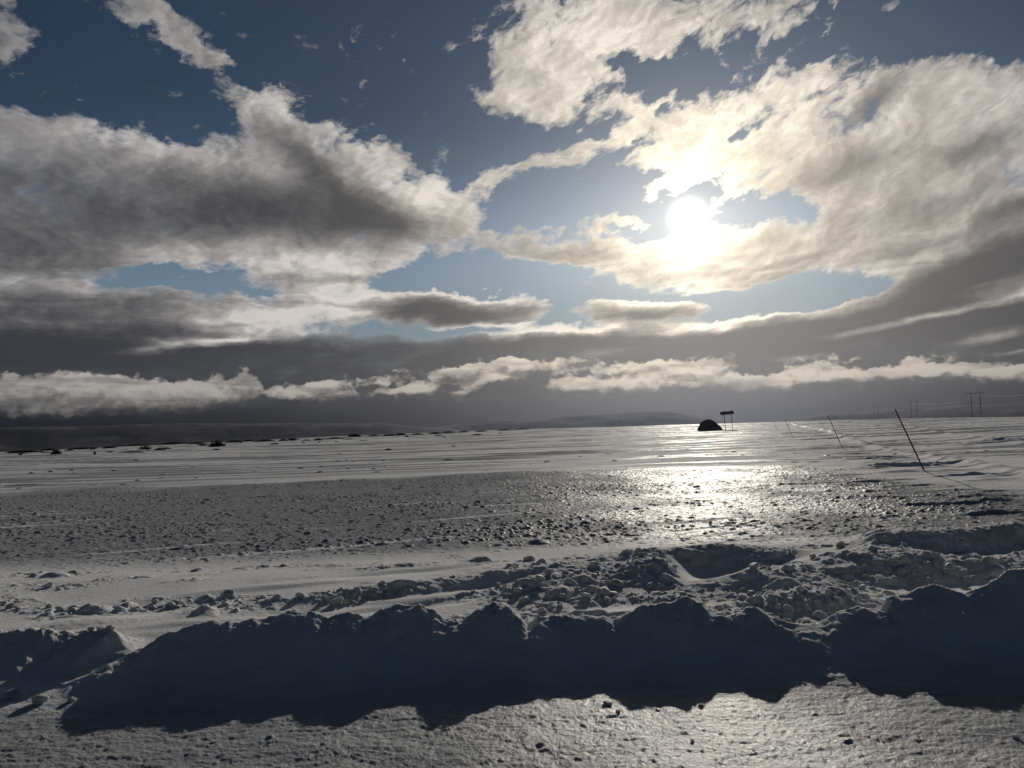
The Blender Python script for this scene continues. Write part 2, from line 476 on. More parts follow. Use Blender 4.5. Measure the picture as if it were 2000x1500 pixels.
_BY = [6.5, 6.26, 5.86, 6.0, 6.0, 6.06, 5.96, 5.90, 6.0, 5.97, 5.97, 6.06, 5.96, 5.83, 5.91, 5.94, 6.03, 6.1, 6.3]
_cx, _ch = [], []
for _px, _py in _CREST:
    _d = ray(_px, _py)
    _t = BANK_Y / _d[1]
    for _ in range(6):                        # meet the bank's line on the ground, fixed by its shadow
        _t = np.interp(_d[0] * _t, _BX, _BY) / _d[1]
    _cx.append(_d[0] * _t)
    _ch.append(EYE + _d[2] * _t)
_cx, _ch = np.array(_cx), np.array(_ch)
_cx2 = np.linspace(-12, 12, 1201)
_k = np.exp(-(np.arange(-60, 61) * .02 / .28) ** 2)
_ch2 = np.convolve(np.pad(np.interp(_cx2, _cx, _ch), 60, 'edge'), _k / _k.sum(), 'valid')      # the bank without its bumps

_EDGE_AZ = np.array([azel(x, 850)[0] for x in (-800, 0, 400, 640, 1000, 1300, 1600, 1900, 2000, 2800)])
_EDGE_A = np.array([0.1, 0.05, 0.9, 1.5, 2.0, 1.7, 1.6, 1.0, 0.75, 0.6])


def swell(x, y):
    """the broad shape of the plain"""
    r = np.hypot(x, y)
    az = np.degrees(np.arctan2(x, y))
    fade = np.clip(1.6 - np.abs(az) / 60, 0, 1)
    A = np.interp(az, _EDGE_AZ, _EDGE_A)
    z = (1.3 * sstep(r, 45, 115) + A * sstep(r, 110, 235)) * fade
    z = z - 6.0 * sstep(r, 330, 1500) + 2.5 * sstep(r, 900, 2500)
    return z


def terrain(x, y, fine=True):
    """height, iciness, bareness of the ground at world x, y"""
    x, y = np.asarray(x, np.float32), np.asarray(y, np.float32)
    r = np.hypot(x, y)
    z = swell(x, y).astype(np.float32)
    big = fbm(x / 9, y / 5, 3, 0.5, 3)
    z += 0.06 * big * sstep(r, 9, 20) + 0.22 * fbm(x / 40, y / 22, 3, 0.5, 5) * sstep(r, 25, 90)

    # --- the ploughed bank
    xw = x + 0.03 * fbm(x * 3.3, y * 3.3, 3, .5, 21)
    yc = np.interp(x, _BX, _BY).astype(np.float32) + 0.02 * fbm(x * 2.5, x * 0 + 3.3, 3, .5, 22)
    h = np.interp(xw, _cx, _ch).astype(np.float32)
    h = h * (1 - sstep(np.abs(x), 9, 22)) + 0.2 * sstep(np.abs(x), 9, 22)
    h = h + .012 * fbm(x * 5, y * 2, 3, .6, 25) + .03 * np.maximum(0, perlin(x * 9, y * 3, 26) - .15)
    back = 0.11 + 0.03 * fbm(x / 1.4, y / 1.4, 2, .5, 23)
    back = back * (1 - sstep(y, 8.6, 11.5)) + 0.02 * sstep(y, 8.6, 11.5)
    s = y - yc
    gully = bump2(x, y, -2.85, 6.0, .9, .16, .95, 1.5)
    h = h * (1 - .45 * gully)
    foot = 0.95 + 0.25 * fbm(x * 0.8, x * 0 + 7.7, 2, .5, 24)
    t = np.clip(1 + s / foot, 0, 1)
    hs = np.interp(x, _cx2, _ch2).astype(np.float32)
    hs = hs * (1 - sstep(np.abs(x), 9, 22)) + 0.2 * sstep(np.abs(x), 9, 22)
    front = hs * (0.55 * t ** 1.3 + 0.45 * sstep(t, 0.25, 1.0)) + (h - hs) * (sstep(t, .62, 1.0) + (sstep(t, .1, .85) - sstep(t, .62, 1.0)) * sstep(-x, 2.1, 2.6) * (h < hs))
    front = front + sstep(t, .05, .5) * (.028 * fbm(x * 2.2, y * 3.2, 4, .6, 27) + .022 * np.maximum(0, fbm(x * 6, y * 7, 3, .6, 28)))
    rear = back + (h - back) * np.exp(-np.maximum(s, 0) ** 1.4 / 0.055)
    bank = np.where(s < 0, front, rear)
    bank = bank * (1 - sstep(y, 30, 60))
    z += bank

    # --- the second ridge, drift basin and heaps behind the bank
    r2 = (0.11 * bump2(x, y, 1.75, 9.35, 0.75, 0.30, 0.05, 1.5) + 0.15 * bump2(x, y, 2.75, 9.25, 0.7, 0.36, -0.1, 1.3)
          + 0.30 * bump2(x, y, 4.55, 9.1, 0.95, 0.50, 0.1, 1.3) + 0.26 * bump2(x, y, 5.9, 9.4, 0.7, 0.45, 0.1, 1.3)
          + 0.20 * bump2(x, y, 3.65, 8.2, 0.8, 0.6, 0.2, 1.2) + 0.12 * bump2(x, y, 2.45, 7.7, 0.5, 0.55, 0.3, 1.2) + 0.16 * bump2(x, y, 5.2, 8.0, 0.8, 0.5, 0.2, 1.2)
          + 0.08 * bump2(x, y, 0.8, 8.6, 1.0, 0.8, 0.5, 1.4) + 0.13 * bump2(x, y, 1.45, 8.5, .28, 0.6, -.35, 1.5)
          + 0.07 * bump2(x, y, -1.2, 8.0, 1.6, .22, 0.42, 1.2) + 0.04 * bump2(x, y, -2.7, 6.9, .5, .3, 0.2, 1.2) + 0.06 * bump2(x, y, -3.6, 6.8, .5, .35, 0, 1.2)
          + 0.13 * bump2(x, y, 2.45, 6.75, .55, .35, .1, 1.3) + 0.06 * bump2(x, y, 1.3, 6.45, .5, .25, 0, 1.3)
          - 0.05 * bump2(x, y, 1.95, 8.35, 0.45, 0.5, 0.1, 1.5))
    z += r2

    # --- where the snow is broken into clods and where the wind has smoothed it
    n1 = fbm(x / 1.1, y / 0.8, 3, .55, 31)
    behind = sstep(s, 0.02, 0.25) * (1 - sstep(y, 9.6, 11.2))
    smooth = np.zeros_like(z)
    for cx, cy, rx, ry, an, tilt in ((1.95, 8.25, .42, .75, -.15, .12), (1.05, 6.85, .75, .32, .15, .10), (-.75, 7.75, 1.25, .16, .62, .10),
                                     (-2.1, 6.9, 1.7, .24, .36, .10), (-2.95, 6.4, .7, .16, .45, .10), (4.0, 7.2, .9, .25, .15, .10),
                                     (3.3, 9.0, .25, .8, -.5, .08), (-1.8, 8.9, 1.6, .2, .5, .08)):
        w_ = bump2(x, y, cx, cy, rx, ry, an, 2)
        smooth = np.maximum(smooth, w_)
        z += w_ * tilt * np.clip(cy - y, -.5, .5)          # drifts tilted towards the sun, shaped so to come out brighter
    rub = behind * (1 - smooth) * sstep(n1 + 0.35 * sstep(x, -1.5, 0.5) - .1 * sstep(-x, 1.5, 4), -0.25, 0.15)
    rub = rub * (1 - .8 * sstep(-x + .35 * (y - 7), -.2, 1.0) * sstep(n1, .55, -.1))
    rub = np.maximum(rub, 0.9 * (1 - gully) * np.exp(-(s / 0.22) ** 2) * sstep(n1, -.35, .1))
    heap = np.clip(r2 / 0.15, 0, 1)
    rub = np.clip(rub + heap * 0.7 * (1 - smooth), 0, 1)
    ice = np.zeros_like(z)
    if fine:
        near = (y > 3.2) & (r < 16) & (rub > 0.01)
        xx, yy, rr = x[near], y[near], rub[near]
        wx = xx + .06 * fbm(xx * 6, yy * 6, 3, .6, 41)
        wy = yy + .06 * fbm(xx * 6, yy * 6, 3, .6, 44)
        add = clods(wx, wy, .40, .05, .17, .04, .12, .34, 1, .5, .7)
        add = np.maximum(add, clods(wx, wy, .17, .025, .08, .02, .065, .6, 2, .5, .6))
        add = np.maximum(add, clods(wx, wy, .075, .014, .036, .01, .03, .75, 3, .6, .4))
        add = add + .6 * clods(wx, wy, .035, .007, .017, .004, .012, .7, 11, .8)
        crusty = .45 + .55 * sstep(fbm(xx / 1.3, yy / .9, 2, .5, 48) - .22 * sstep(xx, 1.9, 2.8), -.25, .12)
        crusty = crusty * (1 - .6 * np.exp(-(s[near] / .2) ** 2))
        z[near] += add * rr * crusty + rr * (.020 * fbm(xx * 11, yy * 14, 4, .62, 47) + .03 * np.abs(fbm(xx * 3.1, yy * 4.2, 3, .55, 49)))
    # front face: fine crust, a few small lumps
    face = np.exp(-((s + 0.45) / 0.5) ** 2)
    road = 1 - sstep(y, BANK_Y - 1.3, BANK_Y - 0.3)
    z += 0.012 * face * fbm(x * 5, y * 5, 3, .5, 51)
    if fine:
        near = (r < 9) & (s < 0.1)
        xx, yy = x[near], y[near]
        rip = fbm(xx * 9 + 1.5 * fbm(xx * 3, yy * 3, 2, .5, 61), yy * 16, 4, .55, 62)
        crust = fbm(xx * 26, yy * 44, 3, .6, 63)
        lump = clods(xx, yy, .3, .008, .024, .005, .015, .14, 4)
        w = (0.35 + 0.65 * road[near])
        z[near] += w * (0.0105 * np.maximum(rip, -.25) + 0.0055 * crust + lump)
        z[near] += 0.014 * w * fbm(xx * 1.6, yy * 2.4, 2, .5, 66)

    # --- the frozen field: old grey ice strewn with clods
    edge_far = 38.0 + 8.0 * fbm(x / 9, y / 14, 4, .6, 71)
    field = sstep(y, 9.8, 12.5) * (1 - sstep(r, edge_far - 5.5, edge_far)) * (1 - sstep(x + 1.2 * fbm(x / 3, y / 3, 2, .5, 73), 7.0 + 0.10 * y, 10 + .12 * y))
    patch = fbm(x / 5, y / 3, 4, .55, 72)
    strk = fbm((x + .45 * y) / 6, (y - .45 * x) / .55, 3, .5, 74)            # drift streaks running out from the bank
    ice = field * np.clip(1.0 - 1.1 * sstep(strk, .22, .45) * (1 - sstep(y, 15, 28)), 0, 1)
    ice = np.maximum(ice, 1.0 * road)
    if fine:
        near = (y > 8.5) & (r < 48)
        xx, yy, ff = x[near], y[near], field[near]
        dens = np.clip(.75 + 1.0 * patch[near], .25, 1.1)
        wx = xx + .05 * fbm(xx * 5, yy * 5, 2, .5, 81)
        wy = yy + .05 * fbm(xx * 5, yy * 5, 2, .5, 85)
        c = np.maximum(clods(wx, wy, .30, .03, .09, .014, .048, .6, 5, .7, .5), clods(wx, wy, .13, .018, .055, .014, .042, .8, 6, .7, .4) * dens)
        c = np.maximum(c, clods(wx, wy, 2.1, .05, .15, .04, .075, .25, 7, .7, .5))
        c = c + .6 * clods(wx, wy, .06, .010, .028, .006, .020, .8, 10, .8)
        z[near] += ff * (c * (.4 + .6 * dens) + .016 * fbm(xx * 5, yy * 7, 4, .62, 83) + .02 * fbm(xx * 1.1, yy * .8, 2, .5, 84))
    # --- beyond it: wind-packed snow in long streaks with sastrugi
    out = sstep(r, 30, 44)
    xs, ys = x + .10 * y, y - .06 * x
    band = fbm(xs / 26 + .6 * fbm(xs / 60, ys / 25, 2, .5, 90), ys / 2.6, 4, .58, 91)
    band2 = fbm(xs / 9, ys / 1.1, 3, .55, 92)
    st = band + .45 * band2
    ice = np.maximum(ice, out * (1 - sstep(st, -.14, .10)) * .95)
    amp = out * (1 - sstep(r, 250, 600))
    z += amp * (.05 * st + .05 * np.maximum(0, perlin(xs / 5, ys / .9, 95) - .35))
    # scarped drifts along the road on the right
    rd = x - (13.7 + (y - 24) * .30)                     # offset from the marker-pole line
    lane = np.exp(-((rd + 2.0) / 5.0) ** 2) * sstep(y, 11, 18) * (1 - sstep(y, 120, 200))
    sc = fbm((x + .1 * y) / 2.4, y / .9, 3, .5, 97)
    z += lane * (.14 * np.maximum(0, sc - .12) * (1 - .6 * sstep(r, 34, 70)) + .03 * sc)
    for qx, qy, rx, ry, hh in ((1760, 912, 1.5, .35, .26), (1850, 908, .8, .25, .18), (1715, 896, 1.3, .3, .16), (1905, 930, 1.2, .3, .14), (1880, 985, 1.0, .22, .10),
                               (1700, 948, 1.1, .25, .08), (1960, 1003, .9, .2, .12), (1640, 930, .9, .25, .08), (50, 948, 1.2, .4, .16)):
        wx_, wy_ = on_plane(qx, qy)
        ed = .8 * ry * fbm(x * 1.7, x * 0 + qx, 3, .5, 96)
        z += .62 * hh * (.75 + .8 * fbm(x * 2.1, y * 3, 3, .6, 93)) * bump2(x, y + ed, wx_, wy_, rx, ry, .08, 1.5) * sstep(y + ed, wy_ - ry * 1.1, wy_ - ry * .6)
    # low plough ridges that edge the road
    for off, hh in ((1.2, .22), (9.5, .16)):
        z += hh * np.exp(-((rd - off) / .45) ** 2) * sstep(y, 14, 24) * (1 - sstep(y, 150, 230)) * (.6 + .8 * fbm(x / 1.5, y / 3, 3, .5, 98))
    for off in (3.4, 5.1, 6.6):
        z -= .05 * np.exp(-((rd - off - .15 * np.sin(y / 7)) / .22) ** 2) * sstep(y, 16, 24) * (1 - sstep(y, 130, 200)) * (.5 + fbm(x / 3, y / 4, 2, .5, 94))
    z += .24 * np.exp(-((y - 52 - .25 * (x - 30)) / .9) ** 2) * sstep(x, 27, 31) * (.5 + 1.2 * np.abs(fbm(x / 1.2, y / 1.2, 3, .5, 99)))
    if fine:
        near = (r > 30) & (r < 190)
        xx, yy, oo = x[near], y[near], out[near]
        c = clods(xx, yy, 1.6, .08, .28, .02, .10, .30, 8, .8) + .6 * clods(xx, yy, .7, .05, .13, .01, .05, .35, 9, .8)
        z[near] += oo * c
    soot = np.clip(rub, 0, 1)
    return z, np.clip(ice, 0, 1), soot


def ground_z(x, y):
    return float(terrain(np.array([x]), np.array([y]))[0][0])


def hit(px, py, far=400.0):
    """where the line of sight through (px, py) meets the plain"""
    d = ray(px, py)
    hd = math.hypot(d[0], d[1])
    t = np.geomspace(2.5, far, 1500) / hd
    X, Y, Z = d[0] * t, d[1] * t, EYE + d[2] * t
    zz = terrain(X, Y)[0]
    i = np.nonzero(Z <= zz)[0]
    k = i[0] if len(i) else len(t) - 1
    return float(X[k]), float(Y[k]), float(zz[k])


def build_ground():
    dense = np.linspace(-43, 43, 1460)
    sparse = np.linspace(43, 317, 93)[1:-1]
    az = np.radians(np.concatenate([dense, sparse]))
    rad = np.concatenate([[0.4, 0.9, 1.4, 1.9], np.exp(np.arange(math.log(2.3), math.log(62), 0.0028)),
                          np.exp(np.linspace(math.log(62.3), math.log(340), 210)), np.exp(np.linspace(math.log(350), math.log(9500), 50))])
    na, nr = len(az), len(rad)
    Rg, A = np.meshgrid(rad, az, indexing='ij')
    X, Y = (Rg * np.sin(A)).ravel(), (Rg * np.cos(A)).ravel()
    Z, ice, soot = terrain(X, Y)
    co = np.empty((nr * na + 1, 3), np.float32)
    co[:-1, 0], co[:-1, 1], co[:-1, 2] = X, Y, Z
    co[-1] = (0, 0, 0)
    i, j = np.meshgrid(np.arange(nr - 1), np.arange(na), indexing='ij')
    j2 = (j + 1) % na
    quads = np.stack([i * na + j, i * na + j2, (i + 1) * na + j2, (i + 1) * na + j], -1).reshape(-1, 4)[:, ::-1]
    jj = np.arange(na)
    tris = np.stack([np.full(na, nr * na), (jj + 1) % na, jj], -1)
    me = bpy.data.meshes.new('snow_ground')
    me.vertices.add(len(co))
    me.vertices.foreach_set('co', co.ravel())
    loops = np.concatenate([quads.ravel(), tris.ravel()]).astype(np.int32)
    me.loops.add(len(loops))
    me.loops.foreach_set('vertex_index', loops)
    n4, n3 = len(quads), len(tris)
    me.polygons.add(n4 + n3)
    me.polygons.foreach_set('loop_start', np.concatenate([np.arange(n4) * 4, n4 * 4 + np.arange(n3) * 3]).astype(np.int32))
    me.polygons.foreach_set('use_smooth', np.ones(n4 + n3, bool))
    me.update(calc_edges=True)
    for nm, val in (('ice', ice), ('broken', soot)):
        at = me.attributes.new(nm, 'FLOAT', 'POINT')
        at.data.foreach_set('value', np.append(val, 0.7).astype(np.float32))
    o = bpy.data.objects.new('snow_ground', me)
    COL.objects.link(o)
    o['kind'] = 'structure'
    me.materials.append(snow_material())
    return o


def new_material(name):
    m = bpy.data.materials.new(name)
    m.use_nodes = True
    m.node_tree.nodes.clear()
    g = G(m.node_tree)
    p = g.n('ShaderNodeBsdfPrincipled')
    out = g.n('ShaderNodeOutputMaterial')
    g.t.links.new(p.outputs[0], out.inputs[0])
    return m, g, p


def snow_material():
    m, g, p = new_material('snow')
    pos = g.n('ShaderNodeNewGeometry').outputs['Position']

    def attr(nm):
        return g.n('ShaderNodeAttribute', attribute_name=nm).outputs['Fac']
    ice, broken = attr('ice'), attr('broken')
    dist = g.v('LENGTH', pos)
    fine = g.noise(pos, 34.0, 5, 0.65)
    mid = g.noise(g.v('MULTIPLY', pos, (1, 1.6, 1)), 3.2, 5, 0.6)
    f = g.m('ADD', ice, g.m('MULTIPLY', g.m('SUBTRACT', mid, 0.5), 0.7), clamp=True)
    col = g.mix(f, (0.86, 0.86, 0.87, 1), (0.37, 0.38, 0.40, 1))
    col = g.mix(g.m('MULTIPLY', g.ramp(dist, 5.6, 4.9), f), col, (0.43, 0.437, 0.455, 1))
    col = g.mix(g.m('MULTIPLY', broken, g.ramp(mid, 0.35, 0.75)), col, (0.60, 0.60, 0.60, 1))
    glaze = g.ramp(g.noise(g.v('MULTIPLY', pos, (0.5, 0.28, 0)), 1.0, 4, 0.6), 0.36, 0.62, 0.25, 1.5)      # wind-polished patches
    g.put(p.inputs['Base Color'], col)
    g.put(p.inputs['Roughness'], g.m('ADD', g.m('SUBTRACT', g.ramp(f, 0, 1, 0.92, 0.42), g.ramp(dist, 5.8, 5.0, 0.0, 0.10)), g.m('MULTIPLY', g.m('SUBTRACT', fine, 0.5), 0.25)))
    p.inputs['IOR'].default_value = 1.31
    g.put(p.inputs['Specular IOR Level'], g.m('ADD', g.ramp(f, 0.2, 0.8, 0.11, 0.0), g.m('MULTIPLY', g.m('MULTIPLY', g.ramp(f, 0.3, 1, 0.0, 0.011), glaze), g.m('MULTIPLY', g.ramp(dist, 5.0, 5.8, 5.0, 1.0), g.ramp(dist, 32.0, 60.0, 1.0, 0.2)))))
    far = g.ramp(dist, 6.0, 60.0, 1.0, 0.25)
    # wind-glazed facets, a hand's breadth across, then the grain
    facet = g.noise(g.v('MULTIPLY', pos, (1, 1.5, 1)), 7.0, 4, 0.6, dist=0.4)
    b0 = g.n('ShaderNodeBump')
    b0.inputs['Distance'].default_value = 0.05
    g.put(b0.inputs['Strength'], g.m('MULTIPLY', g.ramp(dist, 3.0, 12.0, 0.15, 0.8), g.ramp(f, 0.2, 1.0, 0.15, 1.0)))
    g.put(b0.inputs['Height'], facet)
    b = g.n('ShaderNodeBump')
    b.inputs['Distance'].default_value = 0.018
    g.put(b.inputs['Strength'], g.m('MULTIPLY', far, 0.6))
    g.put(b.inputs['Height'], g.m('ADD', fine, g.m('MULTIPLY', g.noise(g.v('MULTIPLY', pos, (1, 1.7, 1)), 90.0, 3, 0.6), 0.4)))
    g.put(b.inputs['Normal'], b0.outputs[0])
    g.put(p.inputs['Normal'], b.outputs[0])
    return m


build_ground()

# ------------------------------------------------------------------ hills far beyond the plain
def hill_material():
    m, g, p = new_material('far_moorland')
    pos = g.n('ShaderNodeNewGeometry').outputs['Position']
    n = g.noise(g.v('MULTIPLY', pos, (1, 1, 4)), 0.012, 8, 0.62)
    g.put(p.inputs['Base Color'], g.mix(g.ramp(n, 0.50, 0.66), (0.165, 0.175, 0.20, 1), (0.34, 0.355, 0.39, 1)))
    p.inputs['Roughness'].default_value = 0.95
    p.inputs['Specular IOR Level'].default_value = 0.1
    return m


def hill(skyline, dist, depth, seed, mat):
    """a long ridge whose crest follows the skyline read off the photograph"""
    px = np.linspace(skyline[0][0], skyline[-1][0], 260)
    py = np.interp(px, [s[0] for s in skyline], [s[1] for s in skyline])
    k = np.linspace(-1, 1, 41)
    verts = np.empty((len(px), len(k), 3))
    for a in range(len(px)):
        d = ray(px[a], py[a])
        az = math.atan2(d[0], d[1])
        top = EYE + dist * d[2] / math.hypot(d[0], d[1])
        rr = dist + k * depth
        verts[a, :, 0], verts[a, :, 1] = rr * math.sin(az), rr * math.cos(az)
        ends = min(1, 12 * a / len(px), 12 * (len(px) - 1 - a) / len(px))
        verts[a, :, 2] = -12 + (top * ends + 12) * np.exp(-(k * 1.9) ** 2)
    X, Y = verts[..., 0].astype(np.float32), verts[..., 1].astype(np.float32)
    verts[..., 2] += (np.exp(-(k * 1.6) ** 2) * 0.0035 * dist)[None, :] * fbm(X / dist * 14, Y / dist * 14, 5, .55, seed)
    nk = len(k)
    faces = [(a * nk + b, (a + 1) * nk + b, (a + 1) * nk + b + 1, a * nk + b + 1) for a in range(len(px) - 1) for b in range(nk - 1)]
    me = bpy.data.meshes.new('hills')
    me.from_pydata(verts.reshape(-1, 3).tolist(), [], faces)
    me.polygons.foreach_set('use_smooth', [True] * len(faces))
    me.materials.append(mat)
    o = bpy.data.objects.new('hills', me)
    COL.objects.link(o)
    o['kind'] = 'structure'


_hm = hill_material()
hill([(-500, 842), (0, 836), (120, 832), (300, 829), (450, 826), (600, 826), (760, 828), (900, 838), (1000, 850)], 1900, 420, 201, _hm)
hill([(780, 846), (860, 832), (950, 824), (1100, 814), (1190, 806), (1270, 803), (1340, 809), (1410, 817), (1520, 827), (1600, 834)], 2300, 450, 205, _hm)
hill([(1380, 836), (1500, 822), (1620, 809), (1740, 802), (1840, 797), (2000, 786), (2300, 776), (2600, 780)], 2050, 400, 209, _hm)


# ------------------------------------------------------------------ things
def plain_material(name, rgb, rough=0.7, spread=0.25, scale=20.0, spec=0.3, bump=0.0):
    m, g, p = new_material(name)
    pos = g.n('ShaderNodeTexCoord').outputs['Object']
    n = g.noise(pos, scale, 6, 0.6)
    lo = tuple(c * (1 - spread) for c in rgb) + (1,)
    hi = tuple(c * (1 + spread) for c in rgb) + (1,)
    g.put(p.inputs['Base Color'], g.mix(g.ramp(n, 0.3, 0.7), lo, hi))
    p.inputs['Roughness'].default_value = rough
    p.inputs['Specular IOR Level'].default_value = spec
    if bump:
        b = g.n('ShaderNodeBump')
        b.inputs['Distance'].default_value = bump
        g.put(b.inputs['Height'], n)
        g.put(p.inputs['Normal'], b.outputs[0])
    return m


class MB:
    def __init__(self):
        self.v, self.f = [], []

    def tube(self, pts, radii, n=8):
        b = len(self.v)
        pts = [Vector(p) for p in pts]
        for i, p in enumerate(pts):
            t = (pts[min(i + 1, len(pts) - 1)] - pts[max(i - 1, 0)]).normalized()
            a = t.orthogonal().normalized() if abs(t.z) < .9 else Vector((1, 0, 0)).cross(t).normalized()
            c = t.cross(a)
            for k in range(n):
                q = 2 * math.pi * k / n
                self.v.append(tuple(p + float(radii[i]) * (a * math.cos(q) + c * math.sin(q))))
        for i in range(len(pts) - 1):
            for k in range(n):
                k2 = (k + 1) % n
                self.f.append((b + i * n + k, b + i * n + k2, b + (i + 1) * n + k2, b + (i + 1) * n + k))
        self.f.append(tuple(b + k for k in range(n))[::-1])
        e = b + (len(pts) - 1) * n
        self.f.append(tuple(e + k for k in range(n)))

    def box(self, x0, x1, y0, y1, z0, z1):
        b = len(self.v)
        self.v += [(x, y, z) for z in (z0, z1) for y in (y0, y1) for x in (x0, x1)]
        self.f += [tuple(b + i for i in q) for q in ((0, 2, 3, 1), (4, 5, 7, 6), (0, 1, 5, 4), (2, 6, 7, 3), (0, 4, 6, 2), (1, 3, 7, 5))]

    def build(self, name, mat, parent=None, smooth=False, bevel=0.0):
        me = bpy.data.meshes.new(name)
        me.from_pydata(self.v, [], self.f)
        me.materials.append(mat)
        if smooth:
            me.polygons.foreach_set('use_smooth', [True] * len(me.polygons))
        o = bpy.data.objects.new(name, me)
        COL.objects.link(o)
        o.parent = parent
        if bevel:
            md = o.modifiers.new('bevel', 'BEVEL')
            md.width, md.segments = bevel, 2
        return o


def tag(o, label, cat, group=None):
    o['label'], o['category'] = label, cat
    if group:
        o['group'] = group
    return o


def empty(name, loc, rz=0.0, rx=0.0, ry=0.0):
    o = bpy.data.objects.new(name, None)
    COL.objects.link(o)
    o.location = loc
    o.rotation_euler = (rx, ry, rz)
    return o


def top_height(px_base, px_top, loc):
    """real height of something whose foot is at loc, from its foot and top in the photograph"""
    d = ray(*px_top)
    t = math.hypot(loc[0], loc[1]) / math.hypot(d[0], d[1])
    return EYE + d[2] * t - loc[2]


def width_at(px, loc):
    return px / FPX * math.hypot(loc[0], loc[1])


# --- the dark boulder by the sign
def build_boulder():
    b = hit(1385, 841)
    w = width_at(48, b)
    h = top_height((1385, 841), (1385, 818.5), b)
    prof_l = [(0, 1.0), (.1, .97), (.35, .86), (.62, .73), (.8, .58), (.93, .36), (1.0, .06)]      # height -> half width, left of the peak
    prof_r = [(0, 1.12), (.1, 1.08), (.35, .94), (.6, .66), (.8, .42), (.93, .22), (1.0, .04)]
    zs = np.linspace(-.12, 1, 34)
    ring = 72
    mb = MB()
    for z in zs:
        L = np.interp(z, *zip(*prof_l)) * .47
        Rr = np.interp(z, *zip(*prof_r)) * .47
        for k in range(ring):
            a = 2 * math.pi * k / ring
            ca, sa = math.cos(a), math.sin(a)
            x = (Rr if ca > 0 else L) * ca
            y = (L + Rr) / 2 * .8 * sa
            mb.v.append((x * w, y * w, z * h))
    nz = len(zs)
    for i in range(nz - 1):
        for k in range(ring):
            mb.f.append((i * ring + k, i * ring + (k + 1) % ring, (i + 1) * ring + (k + 1) % ring, (i + 1) * ring + k))
    mb.f.append(tuple((nz - 1) * ring + k for k in range(ring)))
    v = np.array(mb.v, np.float32)
    nx = fbm(v[:, 0] * 1.1 + v[:, 1] * .7, v[:, 2] * 1.3 + v[:, 1] * .5, 4, .55, 301)
    ny = fbm(v[:, 0] * 3 + 5, v[:, 2] * 3 + v[:, 1], 3, .6, 302)
    k = 1 + .05 * nx + .025 * ny
    v[:, 0] *= k
    v[:, 1] *= 1 + .10 * nx + .03 * ny
    v[:, 2] += .03 * h * nx
    mb.v = [tuple(map(float, q)) for q in v]
    m, g, p = new_material('dark_rock')
    pos = g.n('ShaderNodeTexCoord').outputs['Object']
    n = g.noise(pos, 2.6, 8, .65)
    c = g.mix(g.ramp(n, .35, .7), (.030, .031, .030, 1), (.075, .075, .07, 1))
    lich = g.noise(pos, 6.0, 5, .6)
    c = g.mix(g.ramp(lich, .66, .72), c, (.13, .13, .11, 1))
    g.put(p.inputs['Base Color'], c)
    p.inputs['Roughness'].default_value = .9
    p.inputs['Specular IOR Level'].default_value = .15
    bp = g.n('ShaderNodeBump')
    bp.inputs['Distance'].default_value = .05
    g.put(bp.inputs['Height'], g.noise(pos, 5.0, 8, .65))
    g.put(p.inputs['Normal'], bp.outputs[0])
    o = mb.build('boulder', m, smooth=True)
    o.location = (b[0], b[1], b[2])
    o.rotation_euler.z = -math.atan2(b[0], b[1])
    tag(o, 'large dark rounded boulder standing on the snow beside the blue road sign', 'boulder')


build_boulder()

METAL = plain_material('galvanised_steel', (.16, .15, .14), .55, .2, 12, .4)
SIGN_BLUE = plain_material('sign_blue', (.010, .018, .075), .4, .12, 3, .4)
SIGN_EDGE = plain_material('sign_frame_dark', (.035, .035, .04), .6, .2, 6)


def build_sign():
    l, r = (1416.5, 838.6), (1430.8, 839.8)
    b = hit(1423.5, 839.8)
    dist = math.hypot(b[0], b[1])
    h = top_height((1423.5, 839.2), (1420, 806.5), b)
    board_w, board_h = width_at(24.5, b), width_at(5.9, b)
    root = empty('road_sign', b, -math.atan2(b[0], b[1]), 0, -.055)
    for x in (-.235, .29):
        m = MB()
        m.tube([(x * board_w, 0, -.25), (x * board_w, 0, h + board_h * .72)], [.045, .045], 10)
        m.build('post', METAL, root, True)
    m = MB()
    m.box(-.5 * board_w, .5 * board_w, -.075, -.05, h - board_h / 2, h + board_h / 2)
    m.build('board', SIGN_BLUE, root, bevel=.01)
    m = MB()
    f = .045
    z0, z1, x0, x1 = h - board_h / 2, h + board_h / 2, -.5 * board_w, .5 * board_w
    m.box(x0 - .006, x1 + .006, -.085, -.044, z0 - .006, z0 + f)
    m.box(x0 - .006, x1 + .006, -.085, -.044, z1 - f, z1 + .006)
    m.box(x0 - .006, x0 + f, -.085, -.044, z0 + f, z1 - f)
    m.box(x1 - f, x1 + .006, -.085, -.044, z0 + f, z1 - f)
    m.build('frame', SIGN_EDGE, root)
    for x in (-.235, .29):
        m = MB()
        m.box(x * board_w - .06, x * board_w + .06, -.049, .052, h - .03, h + .03)
        m.build('clamp', METAL, root)
    tag(root, 'wide blue road sign on two steel posts beside the dark boulder', 'road sign')


build_sign()

# --- snow marker stakes along the road
STAKE = plain_material('stained_wood_stake', (.075, .028, .014), .75, .35, 14, .2)
TAPE = plain_material('reflective_tape', (.22, .10, .05), .35, .1, 30, .6)


